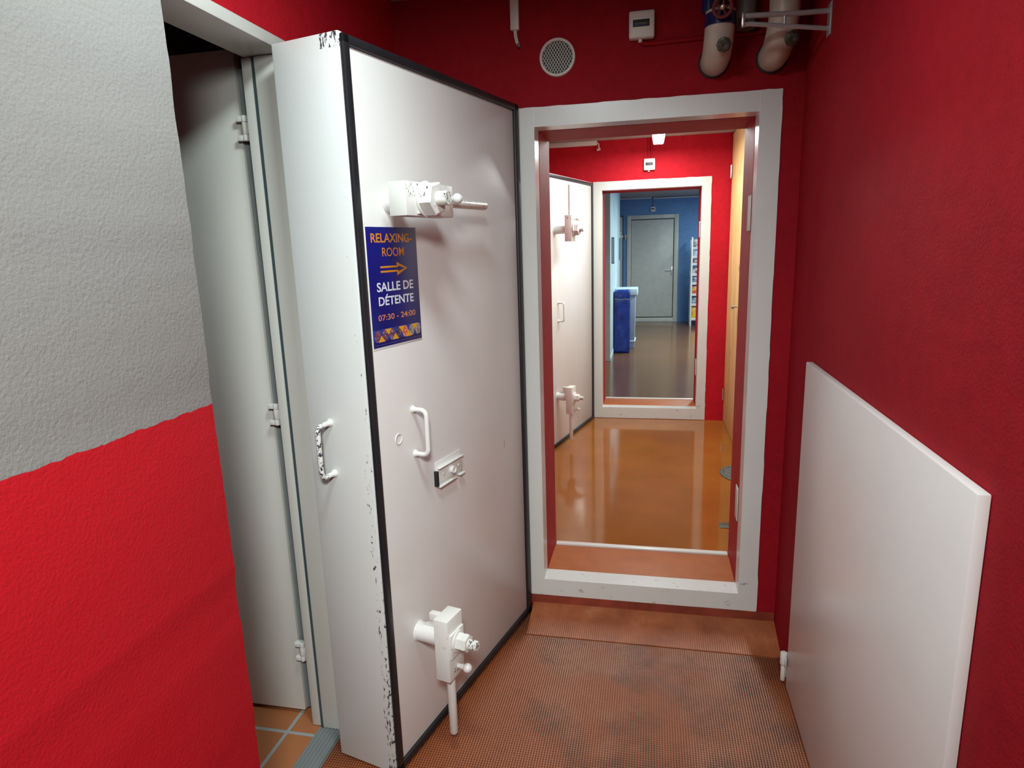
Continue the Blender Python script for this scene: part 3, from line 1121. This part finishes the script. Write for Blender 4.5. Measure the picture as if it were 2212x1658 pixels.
def sensor_box(x0, x1, z0, z1, y, label, depth=0.035):
    root = thing('lamp_indicator_box', label, 'wall box', ((x0 + x1) / 2, y, (z0 + z1) / 2), 0, 'pale wall boxes over the doorways')
    s = (x1 - x0)
    MB().box((x0, y - depth, z0), (x1, y - 0.0003, z1), 0.007, 3).build('housing', 'plastic', root)
    zc, xc = (z0 + z1) / 2 + 0.003, (x0 + x1) / 2 - 0.002
    MB().box((xc - 0.0285, y - depth - 0.0012, zc - 0.0115), (xc + 0.0285, y - depth + 0.002, zc + 0.0115), 0.0006).build('dark_window', 'display', root)
    MB().box((xc - 0.020, y - depth - 0.0016, zc - 0.004), (xc + 0.021, y - depth - 0.0010, zc + 0.001)).build('window_marking', 'verdigris', root, smooth=False)
    MB().cyl(((x0 + x1) / 2 - 0.005, y - 0.015, z0 - 0.010), ((x0 + x1) / 2 - 0.005, y - 0.015, z0 + 0.003), 0.007, 14).build('cable_gland', 'plastic', root)
    return root


sensor_box(0.349, 0.437, 2.238, 2.327, 0.0, 'pale square wall box with dark window over the first doorway')
sensor_box(0.3665, 0.4555, 2.108, 2.198, Y2, 'pale square wall box with dark window on the bright red wall over the second doorway')
sensor_box(0.408, 0.497, 2.099, 2.186, Y3, 'small wall box with dark window on the blue wall over the grey door')

# thin red conduit from the first box to the pipes
mb = MB()
mb.tube([(0.390, -0.012, 2.2285), (0.402, -0.010, 2.2235), (0.415, -0.008, 2.2230), (0.60, -0.008, 2.2265), (0.80, -0.008, 2.2270)], 0.0068, 12)
tag(mb.build('conduit', 'dimred'), 'thin red painted conduit running right from the wall box over the first doorway', 'conduit')
# red conduit above the second box
mb = MB()
mb.tube([(0.404, Y2 - 0.010, 2.2), (0.404, Y2 - 0.010, 2.36)], 0.006, 12).tube([(0.426, Y2 - 0.010, 2.2), (0.426, Y2 - 0.010, 2.36)], 0.006, 12)
tag(mb.build('conduit', 'red'), 'pair of thin red conduits rising from the wall box over the second doorway', 'conduit')
mb = MB()
mb.tube([(0.452, Y3 - 0.008, 2.188), (0.452, Y3 - 0.008, 2.36)], 0.006, 12)
tag(mb.build('conduit', 'greypipe'), 'thin dark conduit rising from the wall box on the blue wall', 'conduit')

# vertical cable duct on the front wall
cd = thing('cable_duct', 'pale vertical cable duct with loose wires hanging out over the blast door', 'cable duct', (-0.061, 0.0, 2.309))
MB().box((-0.077, -0.022, 2.309), (-0.046, -0.0004, CEIL1 - 0.001), 0.002).build('duct_cover', 'plastic', cd)
mb = MB()
for k, dxx in enumerate((-0.004, 0.0, 0.004)):
    mb.tube([(-0.062 + dxx, -0.012, 2.315), (-0.060 + dxx, -0.014, 2.290), (-0.055 + dxx, -0.016, 2.268), (-0.050 + dxx * 0.8, -0.018, 2.256 + 0.002 * k)], 0.0022, 8)
mb.build('cable', 'plastic', cd)
MB().cyl((-0.051, -0.019, 2.262), (-0.045, -0.020, 2.250), 0.0055, 12, 0.001).build('cable_end', 'greypipe', cd)

# horizontal cable duct in the middle room
cd = thing('cable_duct', 'white horizontal cable duct with dangling wire end on the bright red wall', 'cable duct', (-0.2, Y2, 2.34))
MB().box((-0.549, Y2 - 0.025, 2.325), (-0.011, Y2 - 0.0005, 2.3615), 0.002).build('duct_cover', 'plastic', cd)
mb = MB()
mb.tube([(-0.020, Y2 - 0.015, 2.343), (-0.002, Y2 - 0.018, 2.340), (0.004, Y2 - 0.02, 2.325), (0.003, Y2 - 0.022, 2.298)], 0.006, 10)
mb.build('cable', 'plastic', cd)
mb = MB().cyl((-0.012, Y2 - 0.026, 2.288), (0.018, Y2 - 0.026, 2.294), 0.009, 14, 0.002)
mb.build('cable_end', 'plastic', cd)

# ------------------------------------------------------------------ insulated pipes at the top right
def insulated_pipe(x, label, collar, plug_dx, lean=0.0):
    root = thing('insulated_pipe', label, 'pipe', (x, -0.0, 2.147), 0, 'white insulated pipe bends')
    zc, yv, R, r = 2.145, -0.150, 0.105, 0.047
    pts = [Vector((x - lean, -0.0008, zc)), Vector((x - lean, -0.02, zc))]
    ctr = Vector((x - lean * 0.5, yv + R, zc + R))
    for i in range(0, 11):
        th = i / 10 * PI / 2
        pts.append(Vector((x - lean * (1 - i / 10), yv + R - R * math.sin(th), zc + R - R * math.cos(th))))
    if collar:
        pts.append(Vector((x, yv, zc + R + 0.012)))
    top = zc + R + 0.004
    if not collar:
        pts.append(Vector((x, yv, 2.33)))
        top = 2.33
    MB().tube(pts, r, 28).build('pipe_bend', 'insul', root)
    MB().lathe((x - lean, -0.0006, zc), (0, -1, 0), [(0, 0.053), (0.006, 0.053), (0.010, 0.048)], 28).build('wall_shadow_ring', 'dark', root)  # dark ring standing in for the shadow where pipe meets wall
    # dull round plug set into the wrap
    pl = MB()
    pv = Vector((x + plug_dx, yv - 0.020, 2.178))
    nrm = Vector((0.1, -0.88, -0.45)).normalized()
    pv = Vector((x + plug_dx, yv + 0.004, 2.172)) + nrm * 0.040
    pl.lathe(pv, nrm, [(0, 0.024), (0.006, 0.024), (0.008, 0.019), (0.013, 0.016), (0.0135, 0.008), (0.011, 0.0)], 8)
    pl.build('plug', 'verdigris', root, smooth=False)
    if collar:
        MB().lathe((x, yv, top - 0.038), (0, 0, 1), [(0, 0.0472), (0.001, 0.0495), (0.036, 0.0490), (0.046, 0.040), (0.046, 0.0)], 32).build('collar', 'bluecollar', root)
        vb = MB()
        vb.lathe((x, yv, top + 0.004), (0, 0, 1), [(0, 0.036), (0.012, 0.036), (0.016, 0.026), (0.03, 0.026)], 20)
        vb.lathe((x, yv, top + 0.035), (0, 0, 1), [(0, 0.03), (0.02, 0.034), (0.06, 0.034), (0.09, 0.026), (CEIL1 - top - 0.036, 0.026)], 20)
        vb.cyl((x, yv, 2.285), (x, yv - 0.055, 2.270), 0.010, 12)
        vbo = vb.build('valve_body', 'dark', root)
        MB().lathe((x - 0.034, yv + 0.01, 2.262), (0, 0, 1), [(0, 0.02), (0.004, 0.026), (0.10, 0.026), (0.104, 0.02)], 20).build('blue_sleeve', 'bluecollar', root)
    return root


p1 = insulated_pipe(0.6455, 'white wrapped pipe bend with blue collar and red valve wheel over the first doorway', True, 0.006, lean=0.004)
# handwheel facing the corridor
wc = Vector((0.645, -0.222, 2.252))
wn = Vector((-0.05, -0.93, -0.25)).normalized()
wh = MB().ring(wc, wn, 0.0275, 0.0055, 36, 10)
a_ = wn.orthogonal().normalized()
b_ = wn.cross(a_)
for k in range(5):
    e = math.cos(k * 2 * PI / 5) * a_ + math.sin(k * 2 * PI / 5) * b_
    wh.tube([wc + e * 0.006, wc + e * 0.027], 0.003, 8)
wh.cyl(wc - wn * 0.006, wc + wn * 0.004, 0.009, 16)
who = wh.build('valve_wheel', 'valvered', p1)
MB().lathe(wc + wn * 0.004, wn, [(0, 0.008), (0.006, 0.008), (0.008, 0.005), (0.009, 0.0)], 6).build('wheel_nut', 'brass', who, smooth=False)
p2 = insulated_pipe(0.8420, 'white wrapped pipe bend with round plug beside the right wall, behind the metal bracket', False, 0.016, lean=0.010)

# bare vertical pipes behind
mb = MB().lathe((0.739, -0.040, 2.232), (0, 0, 1), [(0, 0.028), (0.004, 0.032), (CEIL1 - 2.232 - 0.001, 0.032)], 24)
tag(mb.build('grey_pipe', 'greypipe'), 'bare grey vertical pipe between the two white wrapped pipes', 'pipe')

# metal bracket, two bars meeting at the tip
bk = thing('metal_bracket', 'bright metal bracket of two bars reaching out from the right wall over the white pipe', 'bracket', (0.944, -0.30, 2.18))
mb = MB()
mb.tube([(0.700, -0.300, 2.1965), (0.720, -0.300, 2.1965), (0.862, -0.300, 2.190), (0.9445, -0.300, 2.189)], 0.0075, 10)
mb.build('upper_bar', 'alu', bk)
mb = MB()
mb.tube([(0.700, -0.300, 2.1735), (0.720, -0.300, 2.1735), (0.862, -0.300, 2.1525), (0.9445, -0.300, 2.140)], 0.0065, 10)
mb.build('lower_bar', 'alu', bk)
MB().box((0.694, -0.3085, 2.166), (0.703, -0.2915, 2.205), 0.002).build('end_plate', 'steel', bk)
MB().cyl((0.817, -0.300, 2.158), (0.817, -0.300, 2.194), 0.004, 10).build('spacer', 'alu', bk)
MB().box((0.9395, -0.320, 2.12), (0.9446, -0.280, 2.21), 0.001).build('wall_plate', 'alu', bk)

# ------------------------------------------------------------------ middle room
lamp = thing('ceiling_lamp', 'bright ceiling lamp glowing in the middle room above the second doorway', 'lamp', (0.478, 2.1, CEIL2))
MB().box((0.435, 1.28, 2.325), (0.521, 2.86, CEIL2 - 0.0005), 0.003).build('lamp_housing', 'white', lamp)
mb = MB().prism([(0.431, 2.324), (0.525, 2.324), (0.514, 2.272), (0.442, 2.272)], 'y', 1.30, 2.84, 0.004)
mb.build('lamp_diffuser', 'lamp', lamp)

wd = thing('wooden_door', 'knotty pine board door on the right side of the middle room', 'door', (1.05, 2.6, F2))
BX0, BX1 = 1.050, 1.085
by = 3.070
k = 0
mb = MB()
while by > 2.20:
    w_ = 0.062
    mt = Matrix.Translation((BX0 + 0.012, by - w_ / 2, 0)) @ Matrix.Rotation(math.radians(9), 4, 'Z')
    mb.box((-0.007, -w_ / 2 + 0.004, F2 + 0.012), (0.016, w_ / 2 - 0.004, CEIL2 - 0.012), 0.004, 2, mat=mt)
    by -= w_
    k += 1
MB().box((BX0 + 0.0205, by + 0.002, F2 + 0.014), (BX1 + 0.014, 3.066, CEIL2 - 0.014), 0.001).build('backing_board', 'darkpine', wd)
mb.build('boards', 'pine', wd)
MB().box((BX1 + 0.0143, by + 0.01, 0.3), (BX1 + 0.036, 3.06, 0.40), 0.002).box((BX1 + 0.0143, by + 0.01, 1.9), (BX1 + 0.036, 3.06, 2.0), 0.002).build('ledge', 'pine', wd)
for zc in (2.065, 0.255):
    MB().box((BX0 - 0.004, 3.040, zc - 0.05), (BX0 - 0.0003, 3.072, zc + 0.05), 0.001).cyl((BX0 - 0.004, 3.0745, zc - 0.05), (BX0 - 0.004, 3.0745, zc + 0.05), 0.006, 12).build('hinge', 'steel', wd)
mb = MB().cyl((BX0 - 0.0003, 2.40, 1.062), (BX0 - 0.045, 2.40, 1.062), 0.008, 14).tube([(BX0 - 0.040, 2.402, 1.062), (BX0 - 0.044, 2.30, 1.062)], 0.0085, 12)
mb.build('handle', 'steel', wd)

dr = thing('floor_drain', 'round dark metal floor drain cover set in the ochre floor by the doorway', 'drain', (1.09, 1.74, F2))
MB().cyl((1.09, 1.74, F2 + 0.0003), (1.09, 1.74, F2 + 0.004), 0.190, 48, 0.001).build('drain_cover', 'verdigris', dr)
mb = MB()
for i in range(-5, 6):
    w_ = math.sqrt(max(0, 0.165 ** 2 - (i * 0.03) ** 2))
    mb.box((1.09 - w_, 1.74 + i * 0.03 - 0.005, F2 + 0.0041), (1.09 + w_, 1.74 + i * 0.03 + 0.005, F2 + 0.006), 0.001)
mb.build('drain_rib', 'alu_dull', dr)
MB().ring((1.09, 1.74, F2 + 0.004), (0, 0, 1), 0.178, 0.003, 48, 8).build('drain_rim', 'alu_dull', dr)
tag(MB().box((0.816, 0.862, F2 + 0.0003), (0.905, 0.932, F2 + 0.003), 0.001).build('floor_plate', 'verdigris'), 'small dark rectangular plate on the ochre floor near the sill', 'floor plate')

# ------------------------------------------------------------------ far blue room
d3 = thing('grey_door', 'grey white door with lever handle in the blue wall', 'door', (0.45, Y3, F2))
mb = MB()
mb.box((-0.026, Y3 - 0.02, F2 + 0.001), (0.051, Y3 - 0.0005, 2.040), 0.003)
mb.box((0.852, Y3 - 0.02, F2 + 0.001), (0.929, Y3 - 0.0005, 2.040), 0.003)
mb.box((0.051, Y3 - 0.02, 1.966), (0.852, Y3 - 0.0005, 2.040), 0.003)
mb.box((0.051, Y3 - 0.02, F2 + 0.001), (0.852, Y3 - 0.0005, 0.100), 0.003)
mb.build('door_frame', 'greywhite', d3)
MB().box((0.051, Y3 - 0.004, 0.100), (0.852, Y3 - 0.0005, 1.966)).build('rebate', 'dark', d3, smooth=False)
MB().box((0.058, Y3 - 0.012, 0.118), (0.838, Y3 - 0.0042, 1.950), 0.003).build('door_leaf', 'greywhite', d3)
mb = MB().box((0.800, Y3 - 0.018, 0.90), (0.828, Y3 - 0.0122, 1.07), 0.002)
mb.cyl((0.814, Y3 - 0.018, 1.008), (0.814, Y3 - 0.060, 1.008), 0.009, 12).tube([(0.818, Y3 - 0.058, 1.008), (0.70, Y3 - 0.060, 1.008)], 0.009, 10)
mb.build('lever_handle', 'steel', d3)

tag(MB().box((-1.2, Y3 - 0.03, 2.337), (0.425, Y3 - 0.0005, 2.361), 0.003).build('cable_duct', 'plastic'), 'pale cable duct along the top of the blue wall, the length nearer the cabinet', 'cable duct')
tag(MB().box((0.462, Y3 - 0.03, 2.325), (1.28, Y3 - 0.0005, 2.350), 0.003).build('cable_duct', 'plastic'), 'pale cable duct along the top of the blue wall, the length above the brochure rack', 'cable duct')
tag(MB().box((-0.072, Y3 - 0.028, 1.63), (-0.040, Y3 - 0.0005, 1.69), 0.006).box((-0.040, Y3 - 0.035, 1.645), (-0.029, Y3 - 0.0005, 1.675), 0.003).cyl((-0.057, Y3 - 0.015, 1.595), (-0.057, Y3 - 0.015, 1.632), 0.010, 12).build('hinge_bracket', 'greywhite'), 'small grey hinge bracket on the blue wall beside the grey door frame', 'bracket')

cab = thing('tall_cabinet', 'tall pale blue cabinet with two long vertical handles, left of the blue bin', 'cabinet', (-0.35, 7.2, F2))
mb = MB().box((-0.62, 5.92, F2 + 0.001), (-0.080, 8.50, CEIL2 - 0.002), 0.004)
mb.build('body', 'greywhite', cab)  # body greyed in colour, standing for the shade on its end face
for ya, yb in ((5.925, 7.205), (7.215, 8.495)):
    MB().box((-0.0798, ya, 0.09), (-0.0745, yb, CEIL2 - 0.006), 0.0015).build('cabinet_door', 'lightbluepanel', cab)
MB().box((-0.0798, 5.925, F2 + 0.002), (-0.070, 8.495, 0.085), 0.003).build('plinth', 'lightbluepanel', cab)
for yc in (6.185, 8.19):
    hb = MB()
    hb.box((-0.0744, yc - 0.012, 1.28), (-0.060, yc + 0.012, 1.61), 0.004)
    hb.cyl((-0.0744, yc, 1.285), (-0.045, yc, 1.285), 0.010, 12).cyl((-0.0744, yc, 1.605), (-0.045, yc, 1.605), 0.010, 12)
    hb.tube([(-0.047, yc, 1.275), (-0.047, yc, 1.615)], 0.009, 12)
    hb.build('cabinet_handle', 'greyhandle', cab)


# blue bag-lined bin: open box wrapped in creased film
def film_box(x0, x1, y0, y1, z0, z1, nseg=(10, 12, 34)):
    mb = MB()
    bm_ = mb.bm
    rows = []
    per = []
    nx, ny, nz = nseg
    for i in range(nx):
        per.append((x0 + (x1 - x0) * i / nx, y0))
    for i in range(ny):
        per.append((x1, y0 + (y1 - y0) * i / ny))
    for i in range(nx):
        per.append((x1 - (x1 - x0) * i / nx, y1))
    for i in range(ny):
        per.append((x0, y1 - (y1 - y0) * i / ny))
    cx, cy = (x0 + x1) / 2, (y0 + y1) / 2
    for kz in range(nz + 1):
        t = kz / nz
        zz_ = z0 + (z1 - z0) * t
        row = []
        for (xx, yy) in per:
            n_ = noise.noise(Vector((xx * 9, yy * 9, zz_ * 6))) * 0.010 + noise.noise(Vector((xx * 22, yy * 22, zz_ * 13 + xx * 20))) * 0.006
            if 0.86 < t < 0.90:
                n_ -= 0.012
            if t == 0:
                n_ = -0.01
            d = Vector((xx - cx, yy - cy))
            d.normalize()
            q = Vector((xx, yy)) + d * min(n_, 0.004)
            row.append(bm_.verts.new((q.x, q.y, zz_)))
        rows.append(row)
    L = len(per)
    for r0, r1 in zip(rows, rows[1:]):
        for k_ in range(L):
            bm_.faces.new((r0[k_], r0[(k_ + 1) % L], r1[(k_ + 1) % L], r1[k_]))
    # turned-in rim and inner walls
    prev = rows[-1]
    for (ins, dz_) in ((0.012, 0.006), (0.03, 0.0), (0.035, -0.35)):
        row = []
        for (xx, yy) in per:
            fx = 1 - ins / ((x1 - x0) / 2)
            fy = 1 - ins / ((y1 - y0) / 2)
            row.append(bm_.verts.new((cx + (xx - cx) * fx, cy + (yy - cy) * fy, z1 + dz_)))
        for k_ in range(L):
            bm_.faces.new((prev[k_], prev[(k_ + 1) % L], row[(k_ + 1) % L], row[k_]))
        prev = row
    bm_.faces.new(prev[::-1])
    bm_.faces.new(rows[0])
    bmesh.ops.recalc_face_normals(bm_, faces=bm_.faces)
    return mb


bin1 = thing('waste_bin', 'tall bin wrapped in a creased glossy blue bag in the blue room', 'bin', (0.04, 6.75, F2))
film_box(-0.062, 0.150, 6.60, 6.92, F2 + 0.001, 0.880).build('bag', 'film', bin1, angle=80)
mb = MB()
for a_, b_ in (((-0.06, 6.586), (0.148, 6.586)),):
    pts = [Vector((a_[0] + (b_[0] - a_[0]) * i / 12, 6.594 + 0.004 * math.sin(i * 1.3), 0.775 + 0.006 * math.sin(i * 0.9))) for i in range(13)]
    mb.tube(pts, 0.004, 8)
mb.build('tie_band', 'brass', bin1)

bin2 = thing('waste_bin', 'grey plastic bin with a pale rim just behind the blue bag', 'bin', (0.09, 7.2, F2))
mb = MB().prism([(-0.050, F2 + 0.001), (0.205, F2 + 0.001), (0.222, 0.80), (-0.060, 0.80)], 'y', 7.00, 7.36, 0.006)
mb.build('body', 'greybin', bin2)
MB().box((-0.064, 6.985, 0.795), (0.250, 7.375, 0.895), 0.012, 3).build('lid', 'lightbluepanel', bin2)
MB().box((-0.056, 6.992, 0.125), (0.222, 7.368, 0.140), 0.003).build('band', 'lightbluepanel', bin2)

# brochure rack
RX0, RX1 = 1.128, 1.62
rk = thing('brochure_rack', 'white brochure rack with tiers of leaflets against the blue wall', 'rack', (1.37, 9.75, F2))
mb = MB()
for xx in (RX0, RX1):
    mb.box((xx, 9.60, F2 + 0.001), (xx + 0.028, 9.63, 1.60), 0.003)
    mb.box((xx, 9.92, F2 + 0.001), (xx + 0.028, 9.95, 1.60), 0.003)
    mb.box((xx, 9.63, 1.57), (xx + 0.028, 9.92, 1.595), 0.003)
    mb.box((xx, 9.63, 0.12), (xx + 0.028, 9.92, 0.145), 0.003)
mb.build('post', 'white', rk)
tiers = [1.40, 1.245, 1.12, 0.935, 0.78, 0.58, 0.40, 0.14]
hts = [0.165, 0.125, 0.09, 0.125, 0.115, 0.155, 0.13, 0.23]
for zt_ in tiers:
    mb = MB()
    mb.box((RX0 + 0.029, 9.61, zt_ - 0.012), (RX1 - 0.001, 9.92, zt_), 0.002)
    mb.box((RX0 + 0.029, 9.61, zt_), (RX1 - 0.001, 9.618, zt_ + 0.03), 0.002)
    mb.build('shelf', 'white', rk)
cols_ = [((0.01, 0.02, 0.12), 'dark blue'), ((0.30, 0.42, 0.62), 'pale blue'), ((0.10, 0.05, 0.04), 'dark brown'), ((0.05, 0.06, 0.10), 'black and blue'), ((0.05, 0.12, 0.28), 'mid blue'),
         ((0.55, 0.06, 0.03), 'red'), ((0.08, 0.22, 0.36), 'teal blue'), ((0.72, 0.46, 0.03), 'yellow and orange')]
order = ['topmost', 'second from the top', 'third from the top', 'fourth from the top', 'fifth from the top', 'sixth from the top', 'seventh from the top', 'lowest']
for i, (zt_, hh) in enumerate(zip(tiers, hts)):
    c_, nm = cols_[i]
    m = N('brochure_cover_%d' % i)
    n_ = m.noise(16.0, 2.0)
    c2 = (0.62, 0.58, 0.55) if i not in (7, 5) else ((0.60, 0.22, 0.03) if i == 7 else (0.70, 0.45, 0.03))
    m.base(m.ramp(n_, [(0.42, c_), (0.56, tuple((a + b) / 2 for a, b in zip(c_, c2))), (0.66, c2)])).rough(0.35)
    mb = MB()
    mt = Matrix.Translation((1.215, 9.64, zt_ + 0.001)) @ Matrix.Rotation(-0.10, 4, 'X')
    mb.box((-0.052, 0.0, 0.0), (0.052, 0.012, hh), 0.001, mat=mt)
    tag(mb.build('brochure', m.mat), '%s brochure on the %s tier of the white rack' % (nm, order[i]), 'brochure', 'brochures in the white rack')
